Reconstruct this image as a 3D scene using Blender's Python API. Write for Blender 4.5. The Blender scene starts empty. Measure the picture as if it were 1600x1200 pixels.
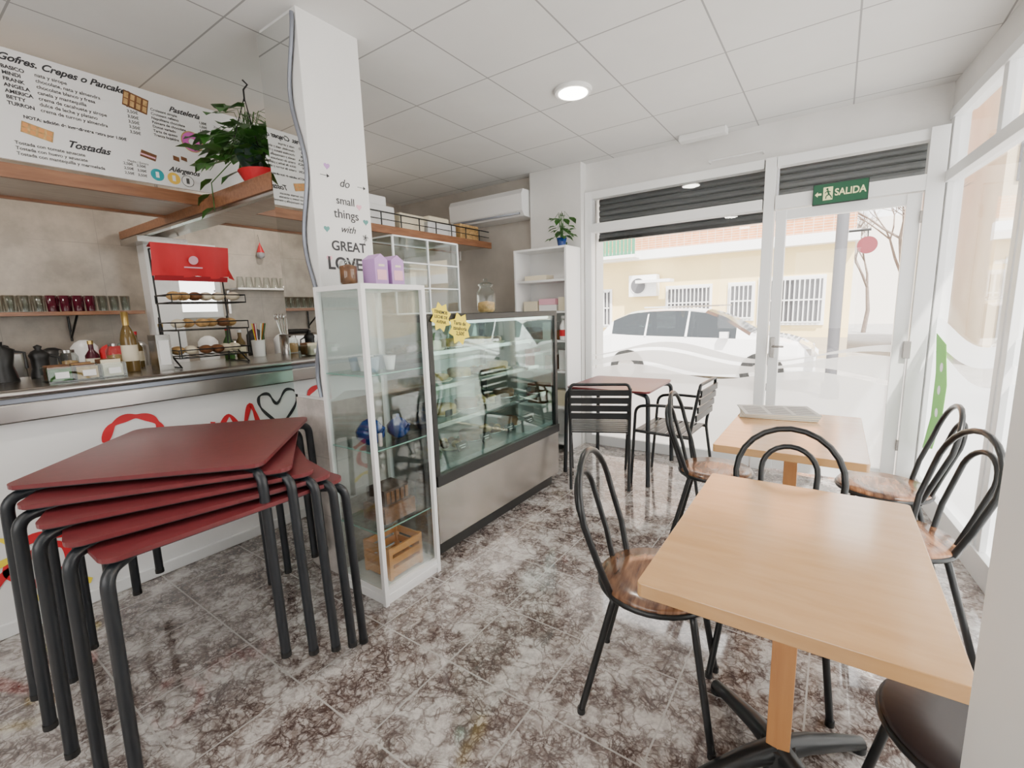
import bpy, math, random
from mathutils import Vector, Matrix
random.seed(7)
RNG=random.Random(3)
scene=bpy.context.scene
col=scene.collection
# ------------------------------------------------------------ materials
MATS={}
def mat(name,color=(.8,.8,.8),rough=.5,metal=0,emit=None,es=1,spec=None,coat=0,noise=None,bump=None):
    if name in MATS: return MATS[name]
    m=bpy.data.materials.new(name); m.use_nodes=True
    nt=m.node_tree; b=nt.nodes['Principled BSDF']
    b.inputs['Base Color'].default_value=(*color,1)
    b.inputs['Roughness'].default_value=rough
    b.inputs['Metallic'].default_value=metal
    if coat: b.inputs['Coat Weight'].default_value=coat
    if emit:
        b.inputs['Emission Color'].default_value=(*emit,1); b.inputs['Emission Strength'].default_value=es
    tc=nt.nodes.new('ShaderNodeTexCoord')
    if noise:
        sc,amt=noise
        n=nt.nodes.new('ShaderNodeTexNoise'); n.inputs['Scale'].default_value=sc; n.inputs['Detail'].default_value=5
        nt.links.new(tc.outputs['Object'],n.inputs['Vector'])
        r=nt.nodes.new('ShaderNodeValToRGB')
        r.color_ramp.elements[0].position=.3; r.color_ramp.elements[1].position=.7
        r.color_ramp.elements[0].color=(*[c*(1-amt) for c in color],1)
        r.color_ramp.elements[1].color=(*[min(1,c*(1+amt*.4)) for c in color],1)
        nt.links.new(n.outputs['Fac'],r.inputs['Fac']); nt.links.new(r.outputs['Color'],b.inputs['Base Color'])
    if bump:
        n=nt.nodes.new('ShaderNodeTexNoise'); n.inputs['Scale'].default_value=bump[0]; n.inputs['Detail'].default_value=4
        nt.links.new(tc.outputs['Object'],n.inputs['Vector'])
        bp=nt.nodes.new('ShaderNodeBump'); bp.inputs['Strength'].default_value=bump[1]; bp.inputs['Distance'].default_value=.01
        nt.links.new(n.outputs['Fac'],bp.inputs['Height']); nt.links.new(bp.outputs['Normal'],b.inputs['Normal'])
    MATS[name]=m; return m
def glassmat(name,tint=(1,1,1),refl=.10,rough=0.0,mx_=.35):
    m=bpy.data.materials.new(name); m.use_nodes=True; nt=m.node_tree
    for n in list(nt.nodes):
        if n.type!='OUTPUT_MATERIAL': nt.nodes.remove(n)
    out=nt.nodes['Material Output']
    t=nt.nodes.new('ShaderNodeBsdfTransparent'); t.inputs['Color'].default_value=(*tint,1)
    g=nt.nodes.new('ShaderNodeBsdfGlossy'); g.inputs['Roughness'].default_value=rough
    lw=nt.nodes.new('ShaderNodeLayerWeight'); lw.inputs['Blend'].default_value=.25
    mr=nt.nodes.new('ShaderNodeMapRange'); mr.inputs['To Min'].default_value=refl*.4; mr.inputs['To Max'].default_value=mx_
    nt.links.new(lw.outputs['Fresnel'],mr.inputs['Value'])
    mx=nt.nodes.new('ShaderNodeMixShader')
    nt.links.new(mr.outputs['Result'],mx.inputs[0]); nt.links.new(t.outputs[0],mx.inputs[1]); nt.links.new(g.outputs[0],mx.inputs[2])
    nt.links.new(mx.outputs[0],out.inputs['Surface']); return m
def filmmat(name):
    m=bpy.data.materials.new(name); m.use_nodes=True; nt=m.node_tree
    for n in list(nt.nodes):
        if n.type!='OUTPUT_MATERIAL': nt.nodes.remove(n)
    out=nt.nodes['Material Output']
    t=nt.nodes.new('ShaderNodeBsdfTransparent')
    tl=nt.nodes.new('ShaderNodeBsdfTranslucent'); tl.inputs['Color'].default_value=(.93,.96,.98,1)
    d=nt.nodes.new('ShaderNodeBsdfDiffuse'); d.inputs['Color'].default_value=(.9,.93,.95,1)
    a=nt.nodes.new('ShaderNodeMixShader'); a.inputs[0].default_value=.35
    nt.links.new(tl.outputs[0],a.inputs[1]); nt.links.new(d.outputs[0],a.inputs[2])
    b=nt.nodes.new('ShaderNodeMixShader'); b.inputs[0].default_value=.85
    nt.links.new(t.outputs[0],b.inputs[1]); nt.links.new(a.outputs[0],b.inputs[2])
    nt.links.new(b.outputs[0],out.inputs['Surface']); return m
def woodmat(name,c1,c2,scale=6,rough=.35,stretch=(1,12,12),coat=.2):
    m=bpy.data.materials.new(name); m.use_nodes=True; nt=m.node_tree; b=nt.nodes['Principled BSDF']
    tc=nt.nodes.new('ShaderNodeTexCoord'); mp=nt.nodes.new('ShaderNodeMapping'); mp.inputs['Scale'].default_value=stretch
    n=nt.nodes.new('ShaderNodeTexNoise'); n.inputs['Scale'].default_value=scale; n.inputs['Detail'].default_value=8; n.inputs['Distortion'].default_value=.4
    r=nt.nodes.new('ShaderNodeValToRGB'); r.color_ramp.elements[0].position=.32; r.color_ramp.elements[1].position=.68
    r.color_ramp.elements[0].color=(*c1,1); r.color_ramp.elements[1].color=(*c2,1)
    nt.links.new(tc.outputs['Object'],mp.inputs['Vector']); nt.links.new(mp.outputs[0],n.inputs['Vector'])
    nt.links.new(n.outputs['Fac'],r.inputs['Fac']); nt.links.new(r.outputs['Color'],b.inputs['Base Color'])
    b.inputs['Roughness'].default_value=rough; b.inputs['Coat Weight'].default_value=coat; b.inputs['Coat Roughness'].default_value=.12; return m
def math_node(nt,op,a,b=None,c=None):
    n=nt.nodes.new('ShaderNodeMath'); n.operation=op
    for i,v in enumerate((a,b,c)):
        if v is None: continue
        if isinstance(v,(int,float)): n.inputs[i].default_value=v
        else: nt.links.new(v,n.inputs[i])
    return n.outputs[0]
def mixcol(nt,f,a,b):
    n=nt.nodes.new('ShaderNodeMix'); n.data_type='RGBA'
    if isinstance(f,(int,float)): n.inputs[0].default_value=f
    else: nt.links.new(f,n.inputs[0])
    for i,v in ((6,a),(7,b)):
        if isinstance(v,tuple): n.inputs[i].default_value=(*v,1)
        else: nt.links.new(v,n.inputs[i])
    return n.outputs[2]
def floormat():
    m=bpy.data.materials.new('marble_floor_tile'); m.use_nodes=True; nt=m.node_tree; b=nt.nodes['Principled BSDF']
    tc=nt.nodes.new('ShaderNodeTexCoord'); P=tc.outputs['Object']
    def noise(scale,det,rough,vec,dist=0):
        n=nt.nodes.new('ShaderNodeTexNoise'); n.inputs['Scale'].default_value=scale; n.inputs['Detail'].default_value=det; n.inputs['Roughness'].default_value=rough; n.inputs['Distortion'].default_value=dist
        nt.links.new(vec,n.inputs['Vector']); return n
    def rng(v,a,b_,c=0,d=1):
        r=nt.nodes.new('ShaderNodeMapRange'); r.inputs['From Min'].default_value=a; r.inputs['From Max'].default_value=b_
        r.inputs['To Min'].default_value=c; r.inputs['To Max'].default_value=d; nt.links.new(v,r.inputs['Value']); return r.outputs[0]
    n1=noise(9,6,.6,P)
    vm=nt.nodes.new('ShaderNodeVectorMath'); vm.operation='MULTIPLY_ADD'; vm.inputs[1].default_value=(.14,.14,.14)
    nt.links.new(n1.outputs['Color'],vm.inputs[0]); nt.links.new(P,vm.inputs[2]); V=vm.outputs[0]
    def ridge(scale,w,off):
        mp=nt.nodes.new('ShaderNodeMapping'); mp.inputs['Location'].default_value=(off,off*1.7,0); nt.links.new(P,mp.inputs['Vector'])
        n=noise(scale,3,.5,mp.outputs[0],1.2)
        a=math_node(nt,'ABSOLUTE',math_node(nt,'SUBTRACT',n.outputs['Fac'],.5)); return rng(a,0,w,1,0)
    def vein(scale,w):
        v=nt.nodes.new('ShaderNodeTexVoronoi'); v.feature='DISTANCE_TO_EDGE'; v.inputs['Scale'].default_value=scale
        nt.links.new(V,v.inputs['Vector']); return rng(v.outputs['Distance'],0,w,1,0)
    va=vein(8,.05); vb=vein(17,.10); ra=ridge(7,.022,3.1); rb=ridge(13,.034,8.3); rc=ridge(10,.030,15.7)
    zone=rng(noise(6,3,.55,P).outputs['Fac'],.40,.57)
    fine=rng(noise(30,5,.7,V).outputs['Fac'],.42,.60)
    base=mixcol(nt,fine,(.60,.57,.545),(.39,.36,.34))
    base=mixcol(nt,math_node(nt,'MULTIPLY',zone,.5),base,(.28,.23,.205))
    c=mixcol(nt,math_node(nt,'MULTIPLY',math_node(nt,'MULTIPLY',zone,fine),.6),base,(.12,.075,.062))
    c=mixcol(nt,math_node(nt,'MULTIPLY',ra,.75),c,(.11,.075,.065))
    c=mixcol(nt,math_node(nt,'MULTIPLY',va,.65),c,(.10,.07,.062))
    zz=math_node(nt,'MULTIPLY_ADD',zone,.8,.15)
    c=mixcol(nt,math_node(nt,'MULTIPLY',rb,zz),c,(.055,.033,.028))
    c=mixcol(nt,math_node(nt,'MULTIPLY',rc,zz),c,(.07,.04,.033))
    c=mixcol(nt,math_node(nt,'MULTIPLY',vb,math_node(nt,'MULTIPLY',zone,.85)),c,(.055,.033,.028))
    br=nt.nodes.new('ShaderNodeTexBrick'); br.offset=0; br.inputs['Scale'].default_value=1
    br.inputs['Brick Width'].default_value=.4; br.inputs['Row Height'].default_value=.4; br.inputs['Mortar Size'].default_value=.0032; br.inputs['Mortar Smooth'].default_value=0
    nt.links.new(P,br.inputs['Vector'])
    c4=mixcol(nt,br.outputs['Fac'],c,(.38,.36,.34))
    nt.links.new(c4,b.inputs['Base Color'])
    rr=math_node(nt,'MULTIPLY_ADD',br.outputs['Fac'],.5,.10); nt.links.new(rr,b.inputs['Roughness'])
    b.inputs['Coat Weight'].default_value=.8; b.inputs['Coat Roughness'].default_value=.05
    return m
def gridmat(name,base,line,w,h,mort,rough,noise=(3,.1),plane='XY',bumps=0):
    m=bpy.data.materials.new(name); m.use_nodes=True; nt=m.node_tree; b=nt.nodes['Principled BSDF']
    tc=nt.nodes.new('ShaderNodeTexCoord'); P=tc.outputs['Object']
    V=P
    if plane!='XY':
        s=nt.nodes.new('ShaderNodeSeparateXYZ'); c=nt.nodes.new('ShaderNodeCombineXYZ'); nt.links.new(P,s.inputs[0])
        nt.links.new(s.outputs['XYZ'.index(plane[0])],c.inputs[0]); nt.links.new(s.outputs['XYZ'.index(plane[1])],c.inputs[1]); V=c.outputs[0]
    n=nt.nodes.new('ShaderNodeTexNoise'); n.inputs['Scale'].default_value=noise[0]; n.inputs['Detail'].default_value=7; n.inputs['Roughness'].default_value=.6
    nt.links.new(P,n.inputs['Vector'])
    r=nt.nodes.new('ShaderNodeMapRange'); r.inputs['From Min'].default_value=.35; r.inputs['From Max'].default_value=.65
    nt.links.new(n.outputs['Fac'],r.inputs['Value'])
    c0=mixcol(nt,r.outputs[0],tuple(x*(1-noise[1]) for x in base),base)
    br=nt.nodes.new('ShaderNodeTexBrick'); br.offset=0; br.inputs['Scale'].default_value=1
    br.inputs['Brick Width'].default_value=w; br.inputs['Row Height'].default_value=h; br.inputs['Mortar Size'].default_value=mort; br.inputs['Mortar Smooth'].default_value=0
    nt.links.new(V,br.inputs['Vector'])
    c1=mixcol(nt,br.outputs['Fac'],c0,line); nt.links.new(c1,b.inputs['Base Color']); b.inputs['Roughness'].default_value=rough
    return m
WHITE=mat('white_paint',(.80,.80,.79),.55,noise=(2,.05))
WALLW=mat('wall_white_plaster',(.76,.75,.73),.7,noise=(3,.08),bump=(40,.15))
WALLB=mat('beige_plaster',(.56,.52,.47),.7,noise=(4,.15))
FRAME=mat('white_aluminium',(.82,.83,.83),.3)
CABW=mat('cabinet_white',(.85,.85,.85),.3)
BLACK=mat('black_metal',(.008,.009,.010),.32)
BLKP=mat('black_plastic',(.010,.010,.010),.45)
IRON=mat('dark_grey_tube',(.011,.014,.018),.38)
MAROON=mat('maroon_laminate',(.15,.024,.028),.34,noise=(30,.12))
STEEL=mat('brushed_steel',(.45,.43,.41),.25,metal=1,noise=(8,.10))
CHROME=mat('chrome',(.8,.8,.8),.12,metal=1)
MIRROR=mat('mirror_silver',(.80,.82,.81),.02,metal=1)
GREY=mat('slat_grey',(.09,.10,.105),.5)
RED=mat('red_fabric',(.62,.02,.03),.5)
REDP=mat('red_print',(.62,.02,.03),.5)
YEL=mat('yellow_paper',(.95,.75,.03),.6)
PURP=mat('purple_card',(.50,.28,.60),.5)
PINK=mat('pink_card',(.85,.45,.55),.5)
ORG=mat('orange_crate',(.72,.32,.10),.5)
BROWN=mat('brown_food',(.20,.08,.03),.6,noise=(30,.4))
TAN=mat('pastry_tan',(.62,.38,.15),.6,noise=(40,.4))
CREAM=mat('cream_card',(.80,.72,.55),.6)
BLUE=mat('blue_ceramic',(.015,.05,.22),.15,noise=(30,.5))
GREEN=mat('leaf_green',(.05,.17,.025),.45,noise=(15,.5))
DGRN=mat('dark_green_pot',(.01,.05,.03),.4)
SIGNG=mat('sign_green',(.005,.08,.035),.4)
LIME=mat('lime_sticker',(.15,.55,.05),.5)
SIGNY=mat('sign_cream',(.85,.85,.45),.5)
CHALK=mat('chalkboard',(.02,.02,.02),.7)
TEXTK=mat('text_dark',(.03,.03,.035),.6)
TEXTG=mat('text_grey',(.08,.08,.08),.6)
SILVER=mat('silver_edge',(.25,.27,.32),.3,metal=.6)  # blue-grey metal of the mirror rim, counter core and AC strip
WINEG=mat('bottle_amber',(.16,.10,.03),.1)
GOLD=mat('gold_foil',(.55,.38,.12),.3,metal=.8)
DRED=mat('dark_red_glass',(.07,.005,.015),.1)
GLASS=glassmat('window_glass',(1,1,1),.05,0,.35)
CGLASS=glassmat('case_glass',(.82,.92,.89),.09,0,.34)
CLEAR=glassmat('clear_glass',(.92,.955,.945),.09,0,.45)
FILM=filmmat('frosted_film')
BEECH=woodmat('beech_laminate',(.545,.30,.115),(.615,.355,.15),3,.20,(2,10,10),.7)
BEECHD=woodmat('beech_post',(.46,.20,.07),(.56,.27,.10),3,.35,(10,10,1))
WALN=woodmat('walnut_seat',(.075,.028,.014),(.27,.135,.07),5,.26,(2,12,2),.4)
SHELFW=woodmat('brown_shelf_wood',(.22,.09,.04),(.34,.15,.07),4,.45,(12,1.5,12))
PALEW=woodmat('pale_shelf_wood',(.48,.40,.32),(.60,.52,.43),4,.45,(12,1.5,12))
FLOOR=floormat()
CEIL=gridmat('ceiling_tile',(.72,.72,.71),(.34,.34,.34),.6,.6,.0045,.9,(3,.04))
MARB=gridmat('beige_marble_tile_yz',(.58,.51,.43),(.40,.35,.30),.6,.4,.002,.3,(5,.33),'YZ')
MARBX=gridmat('grey_marble_tile_xz',(.62,.57,.53),(.42,.39,.36),.33,.33,.003,.3,(9,.35),'XZ')
ASPH=mat('asphalt',(.38,.37,.36),.9,noise=(3,.2))
PAVE=gridmat('pavement',(.55,.52,.48),(.3,.3,.3),.4,.4,.006,.8,(3,.15))
YWALL=mat('yellow_render',(.86,.68,.34),.85,noise=(1,.1))
BRICK=gridmat('orange_brick',(.66,.28,.12),(.6,.5,.4),.25,.08,.008,.9,(6,.3),'XZ')
BEIGE=mat('beige_render',(.72,.60,.44),.85,noise=(1,.1))
BARK=mat('bark',(.22,.18,.16),.9,noise=(10,.3))
CARW=mat('car_white',(.85,.85,.86),.15,coat=1)
CARG=mat('car_window',(.02,.025,.03),.08)
TIRE=mat('tyre',(.02,.02,.02),.8)
# ------------------------------------------------------------ mesh builder
class B:
    def __init__(s,name): s.name=name; s.v=[]; s.f=[]; s.m=[]; s.sm=[]; s.mats=[]; s.M=Matrix.Identity(4)
    def mi(s,m):
        if m not in s.mats: s.mats.append(m)
        return s.mats.index(m)
    def add(s,vs,fs,m,smooth=False):
        o=len(s.v); s.v+= [tuple(s.M@Vector(p)) for p in vs]; k=s.mi(m)
        for f in fs: s.f.append([o+i for i in f]); s.m.append(k); s.sm.append(smooth)
    def box(s,a,b,m,R=None):
        x0,y0,z0=[min(a[i],b[i]) for i in range(3)]; x1,y1,z1=[max(a[i],b[i]) for i in range(3)]
        if min(x1-x0,y1-y0,z1-z0)>.009:
            e=RNG.uniform(0,.0007); x0-=e;y0-=e;x1+=e;y1+=e;z1+=e
            if z0>.001: z0-=e
        vs=[(x0,y0,z0),(x1,y0,z0),(x1,y1,z0),(x0,y1,z0),(x0,y0,z1),(x1,y0,z1),(x1,y1,z1),(x0,y1,z1)]
        if R is not None: vs=[tuple(R@Vector(p)) for p in vs]
        s.add(vs,[(0,3,2,1),(4,5,6,7),(0,1,5,4),(1,2,6,5),(2,3,7,6),(3,0,4,7)],m); return s
    def tube(s,pts,r,m,n=8,closed=False,cap=True):
        pts=[Vector(p) for p in pts]; N=len(pts); rings=[]; 
        rs=r if isinstance(r,(list,tuple)) else [r]*N
        up=None
        for i in range(N):
            a=pts[(i-1)%N] if (closed or i>0) else pts[i]; b=pts[(i+1)%N] if (closed or i<N-1) else pts[i]
            t=(b-a).normalized()
            if up is None:
                up=Vector((0,0,1)) if abs(t.z)<.9 else Vector((1,0,0))
            u=(up-t*up.dot(t))
            if u.length<1e-4: u=t.orthogonal()
            u.normalize(); w=t.cross(u); up=u
            rings.append([tuple(pts[i]+rs[i]*(math.cos(2*math.pi*k/n)*u+math.sin(2*math.pi*k/n)*w)) for k in range(n)])
        vs=[p for q in rings for p in q]; fs=[]
        for i in range(N if closed else N-1):
            j=(i+1)%N
            for k in range(n): fs.append((i*n+k,i*n+(k+1)%n,j*n+(k+1)%n,j*n+k))
        s.add(vs,fs,m,True)
        if cap and not closed:
            s.add(rings[0],[tuple(range(n))[::-1]],m); s.add(rings[-1],[tuple(range(n))],m)
        return s
    def lathe(s,prof,c,m,n=20,axis='z',smooth=True):
        vs=[];fs=[]
        for (r,z) in prof:
            for k in range(n):
                a=2*math.pi*k/n; p=(r*math.cos(a),r*math.sin(a),z)
                if axis=='y': p=(p[0],p[2],p[1])
                if axis=='x': p=(p[2],p[0],p[1])
                vs.append((c[0]+p[0],c[1]+p[1],c[2]+p[2]))
        for i in range(len(prof)-1):
            for k in range(n): fs.append((i*n+k,i*n+(k+1)%n,(i+1)*n+(k+1)%n,(i+1)*n+k))
        s.add(vs,fs,m,smooth)
        if prof[0][0]>1e-5: s.add(vs[:n],[tuple(range(n))[::-1]],m)
        if prof[-1][0]>1e-5: s.add(vs[-n:],[tuple(range(n))],m)
        return s
    def cyl(s,c,r,h,m,n=20,axis='z',r2=None): return s.lathe([(r,0),(r2 if r2 is not None else r,h)],c,m,n,axis)
    def sph(s,c,r,m,sz=(1,1,1),n=10):
        vs=[];fs=[]
        for i in range(n+1):
            t=math.pi*i/n
            for k in range(n*2):
                a=math.pi*k/n; vs.append((c[0]+r*sz[0]*math.sin(t)*math.cos(a),c[1]+r*sz[1]*math.sin(t)*math.sin(a),c[2]-r*sz[2]*math.cos(t)))
        q=n*2
        for i in range(n):
            for k in range(q): fs.append((i*q+k,i*q+(k+1)%q,(i+1)*q+(k+1)%q,(i+1)*q+k))
        s.add(vs,fs,m,True); return s
    def prism(s,pts,h0,h1,m,plane='xy',smooth=False):
        n=len(pts)
        def P(p,h):
            if plane=='xy': return (p[0],p[1],h)
            if plane=='xz': return (p[0],h,p[1])
            return (h,p[0],p[1])
        vs=[P(p,h0) for p in pts]+[P(p,h1) for p in pts]
        s.add(vs,[tuple(range(n))[::-1],tuple(range(n,2*n))]+[(i,(i+1)%n,n+(i+1)%n,n+i) for i in range(n)],m,False); return s
    def quad(s,a,b,c,d,m): s.add([a,b,c,d],[(0,1,2,3)],m); return s
    def done(s,loc=(0,0,0),rot=0,bevel=0,parent=None,recalc=True):
        me=bpy.data.meshes.new(s.name); me.from_pydata(s.v,[],s.f); 
        for m in s.mats: me.materials.append(m)
        me.polygons.foreach_set('material_index',s.m); me.polygons.foreach_set('use_smooth',s.sm); me.update()
        if recalc:
            import bmesh
            bm=bmesh.new(); bm.from_mesh(me); bmesh.ops.recalc_face_normals(bm,faces=bm.faces); bm.to_mesh(me); bm.free()
        o=bpy.data.objects.new(s.name,me); col.objects.link(o); o.location=loc; o.rotation_euler=(0,0,rot)
        if bevel:
            b=o.modifiers.new('bevel','BEVEL'); b.width=bevel; b.segments=2; b.limit_method='ANGLE'; b.angle_limit=math.radians(50)
        if parent: o.parent=parent
        return o
def rrect(hx,hy,r,n=6):
    out=[]
    for cx,cy,a0 in ((hx-r,hy-r,0),(-hx+r,hy-r,90),(-hx+r,-hy+r,180),(hx-r,-hy+r,270)):
        for k in range(n+1):
            a=math.radians(a0+90*k/n); out.append((cx+r*math.cos(a),cy+r*math.sin(a)))
    return out
def fillet(pts,r,n=5):
    pts=[Vector(p) for p in pts]; out=[pts[0]]
    for i in range(1,len(pts)-1):
        a,b,c=pts[i-1],pts[i],pts[i+1]; d1=(a-b); d2=(c-b); q=min(r,d1.length*.45,d2.length*.45)
        p0=b+d1.normalized()*q; p2=b+d2.normalized()*q
        for k in range(n+1):
            t=k/n; out.append((1-t)**2*p0+2*t*(1-t)*b+t*t*p2)
    out.append(pts[-1]); return out
def text(s,loc,size,m,parent=None,face='+x',shear=0,align='LEFT',bold=0,ang=0,extr=.0005,sx=1):
    cu=bpy.data.curves.new('lettering','FONT'); cu.body=s; cu.size=size; cu.shear=shear; cu.align_x=align; cu.align_y='CENTER'; cu.extrude=extr; cu.offset=bold
    cu.materials.append(m); o=bpy.data.objects.new('lettering',cu); col.objects.link(o)
    rz={'+x':90,'-y':0,'-x':-90,'+y':180}[face]
    R=Matrix.Rotation(math.radians(rz),4,'Z')@Matrix.Rotation(math.radians(90),4,'X')@Matrix.Rotation(math.radians(ang),4,'Z')@Matrix.Diagonal((sx,1,1,1))
    o.matrix_world=Matrix.Translation(loc)@R
    if parent:
        o.parent=parent; o.matrix_parent_inverse=parent.matrix_world.inverted()
    return o
# ------------------------------------------------------------ constants
ZC=2.77; YW=4.32; XL=-4.7
# ------------------------------------------------------------ camera
cam=bpy.data.cameras.new('camera'); cam.sensor_width=36; cam.lens=719.8/1600*36; cam.clip_start=.02
co=bpy.data.objects.new('camera',cam); col.objects.link(co)
yaw,pit,rol=[math.radians(a) for a in (35.15,9.10,-1.76)]
fwd=Vector((-math.sin(yaw)*math.cos(pit),math.cos(yaw)*math.cos(pit),-math.sin(pit)))
right=Vector((math.cos(yaw),math.sin(yaw),0)); up=right.cross(fwd)
r2=math.cos(rol)*right+math.sin(rol)*up; u2=-math.sin(rol)*right+math.cos(rol)*up
M=Matrix((r2,u2,-fwd)).transposed().to_4x4(); M.translation=(0,0,1.4); co.matrix_world=M
scene.camera=co
# ------------------------------------------------------------ room shell
B('floor').box((-4.85,-1.75,-.1),(1.15,4.42,0),FLOOR).done()
B('ceiling').box((-4.85,-1.75,ZC),(1.15,4.42,ZC+.2),CEIL).done()
B('wall_left').box((-4.85,-1.75,0),(XL,4.42,ZC),MARB).done()
w=B('wall_back'); w.box((XL,YW,0),(-2.10,4.42,ZC),WALLB); w.box((-2.10,YW,2.50),(.56,4.42,ZC),WALLW); w.done()
B('trim_pier').box((-2.66,4.20,0),(-2.085,YW,ZC),WALLW).done()
w=B('wall_rear'); w.box((XL,-1.75,0),(1.15,-1.6,.9),WALLW); w.box((XL,-1.75,2.3),(1.15,-1.6,ZC),WALLW)  # unseen wall; its openings are added and sized to let sky light in
w.box((XL,-1.75,.9),(-2.0,-1.6,2.3),WALLW); w.box((.4,-1.75,.9),(1.15,-1.6,2.3),WALLW); w.box((-.9,-1.75,.9),(-.7,-1.6,2.3),WALLW); w.done()
w=B('wall_right'); w.box((.205,.62,0),(1.0,.90,ZC),WHITE); w.box((.95,-1.6,0),(1.05,.62,ZC),WALLW); w.done(bevel=.006)
# right glazed wall
e=Vector((.0995,-.995,0)).normalized(); nn=Vector((.995,.0995,0)).normalized()
MR=Matrix(((e.x,nn.x,0,.53),(e.y,nn.y,0,4.32),(0,0,1,0),(0,0,0,1)))
LR=3.44
w=B('window_1'); w.M=MR
w.box((0,0,2.58),(LR,.12,ZC),WALLW)
w.box((0,0,0),(.07,.08,2.60),FRAME)
w.box((0,-.015,2.14),(LR,.07,2.21),FRAME); w.box((0,-.01,2.54),(LR,.07,2.60),FRAME); w.box((0,-.01,0),(LR,.08,.14),FRAME)
for s_ in (.80,1.95): w.box((s_,0,2.2),(s_+.06,.06,2.56),FRAME)
for s_ in (1.15,1.22,2.3): w.box((s_,0,.1),(s_+.05,.06,2.16),FRAME)
w.box((.07,.03,.14),(LR,.035,2.56),GLASS)
w.done(bevel=.004)
def wavy(x0,x1,zf,n=60): return [(x0+(x1-x0)*i/n,zf(x0+(x1-x0)*i/n)) for i in range(n+1)]
def band(b,x0,x1,f0,f1,y,m,n=60):
    top=wavy(x0,x1,f1,n); bot=wavy(x0,x1,f0,n)
    vs=[(p[0],y,p[1]) for p in bot]+[(p[0],y,p[1]) for p in top]
    b.add(vs,[(i,i+1,n+2+i,n+1+i) for i in range(n)],m)
b=B('frosted_window_film'); b.M=MR
band(b,.07,LR,lambda x:.14,lambda x:.98+.06*math.sin(x*4.2+1),.026,FILM)
band(b,.07,LR,lambda x:1.06+.05*math.sin(x*3.6+2),lambda x:1.20+.07*math.sin(x*3.6+1.6),.026,FILM)
b.done(recalc=False)
# front windows (shop front)
w=B('window_2')
F=FRAME
w.box((-2.08,4.27,.0),(-2.01,4.36,2.5),F); w.box((-2.05,4.272,2.43),(-.54,4.358,2.5),F)
w.box((-2.03,4.26,2.12),(-.54,4.362,2.20),F); w.box((-2.03,4.27,.0),(-.54,4.36,.10),F)
w.box((-.53,4.26,0),(-.455,4.37,2.5),F)
w.box((-2.01,4.31,.10),(-.53,4.316,2.43),GLASS); w.done(bevel=.004)
w=B('door_1')
w.box((-.45,4.272,2.43),(.43,4.358,2.5),F); w.box((-.45,4.252,2.11),(.43,4.368,2.21),F)
w.box((.43,4.25,0),(.525,4.37,2.5),F)
w.box((-.44,4.27,.02),(-.37,4.33,2.10),F); w.box((.34,4.27,.02),(.42,4.33,2.10),F)
w.box((-.44,4.275,2.03),(.42,4.325,2.10),F); w.box((-.44,4.275,.02),(.42,4.325,.14),F)
w.box((-.37,4.295,.14),(.34,4.30,2.03),GLASS); w.box((-.45,4.31,2.21),(.43,4.316,2.43),GLASS)
w.box((-.425,4.235,.96),(-.395,4.27,1.12),STEEL); w.tube([(-.41,4.24,1.05),(-.41,4.21,1.05),(-.33,4.21,1.05)],.008,STEEL)
w.box((.40,4.245,.98),(.44,4.27,1.10),STEEL)
for z in (.3,1.9): w.box((.415,4.255,z),(.44,4.272,z+.08),STEEL)
w.done(bevel=.004)
fw=lambda x:.80+.05*math.sin(x*4.4+2.2)
g1=lambda x:.93+.06*math.sin(x*3.9+.6); g2=lambda x:1.0+.07*math.sin(x*3.9+.2)
for x0,x1,y in ((-2.01,-.53,4.306),(-.37,.34,4.291)):
    b=B('frosted_window_film')
    band(b,x0,x1,lambda x:.10,fw,y,FILM); band(b,x0,x1,lambda x:fw(x)+.035,g1,y,FILM); 
    band(b,x0,x1,lambda x:g1(x)+.03,g2,y,FILM)
    b.done(recalc=False)
# roller shutters outside
b=B('roller_shutter')
z=2.07
while z<2.62:
    b.prism([(4.47,z),(4.455,z+.01),(4.45,z+.028),(4.455,z+.046),(4.47,z+.055)],-2.01,-.47,GREY,'yz')
    z+=.055
z=2.24
while z<2.62:
    b.prism([(4.47,z),(4.455,z+.01),(4.45,z+.028),(4.455,z+.046),(4.47,z+.055)],-.45,.50,GREY,'yz'); z+=.055
b.box((-2.01,4.44,2.05),(-.47,4.48,2.08),BLACK)
b.box((-2.1,4.43,2.68),(.6,4.8,2.97),WALLW)
b.done()
b=B('window_surround'); b.box((-2.13,4.43,-.1),(-2.03,4.6,2.6),WALLW); b.done()
# column
c=B('column'); c.box((-2.38,1.35,0),(-2.07,1.68,ZC),WHITE); c.box((-2.385,1.342,0),(-2.062,1.688,.97),MARBX); cobj=c.done(bevel=.003)
hx=-2.068
for s_,z,sz,sh,bo in (('do',2.05,.055,.35,0),('small',1.965,.054,0,0),('things',1.90,.062,0,0),('with',1.828,.050,.4,0),('GREAT',1.742,.066,0,.0012),('LOVE',1.655,.085,0,.0022)):
    text(s_,(hx,1.53 if s_!='LOVE' else 1.50,z),sz,TEXTK,cobj,'+x',sh,'CENTER',bo)
b=B('wall_decal'); 
for y0,y1,z in ((1.40,1.45,2.07),(1.61,1.66,2.05)):
    b.box((hx-.0015,y0,z-.001),(hx,y1,z+.001),TEXTK); b.prism([(y1,z),(y1-.014,z+.009),(y1-.014,z-.009)],hx-.0015,hx,TEXTK,'yz')
def heart(s,cy,cz,r):
    return [(cy+r*16*math.sin(t)**3/16,cz+r*(13*math.cos(t)-5*math.cos(2*t)-2*math.cos(3*t)-math.cos(4*t))/16) for t in [2*math.pi*i/24 for i in range(24)]]
TEALD=mat('teal_decal',(.10,.30,.28),.5)
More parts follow.
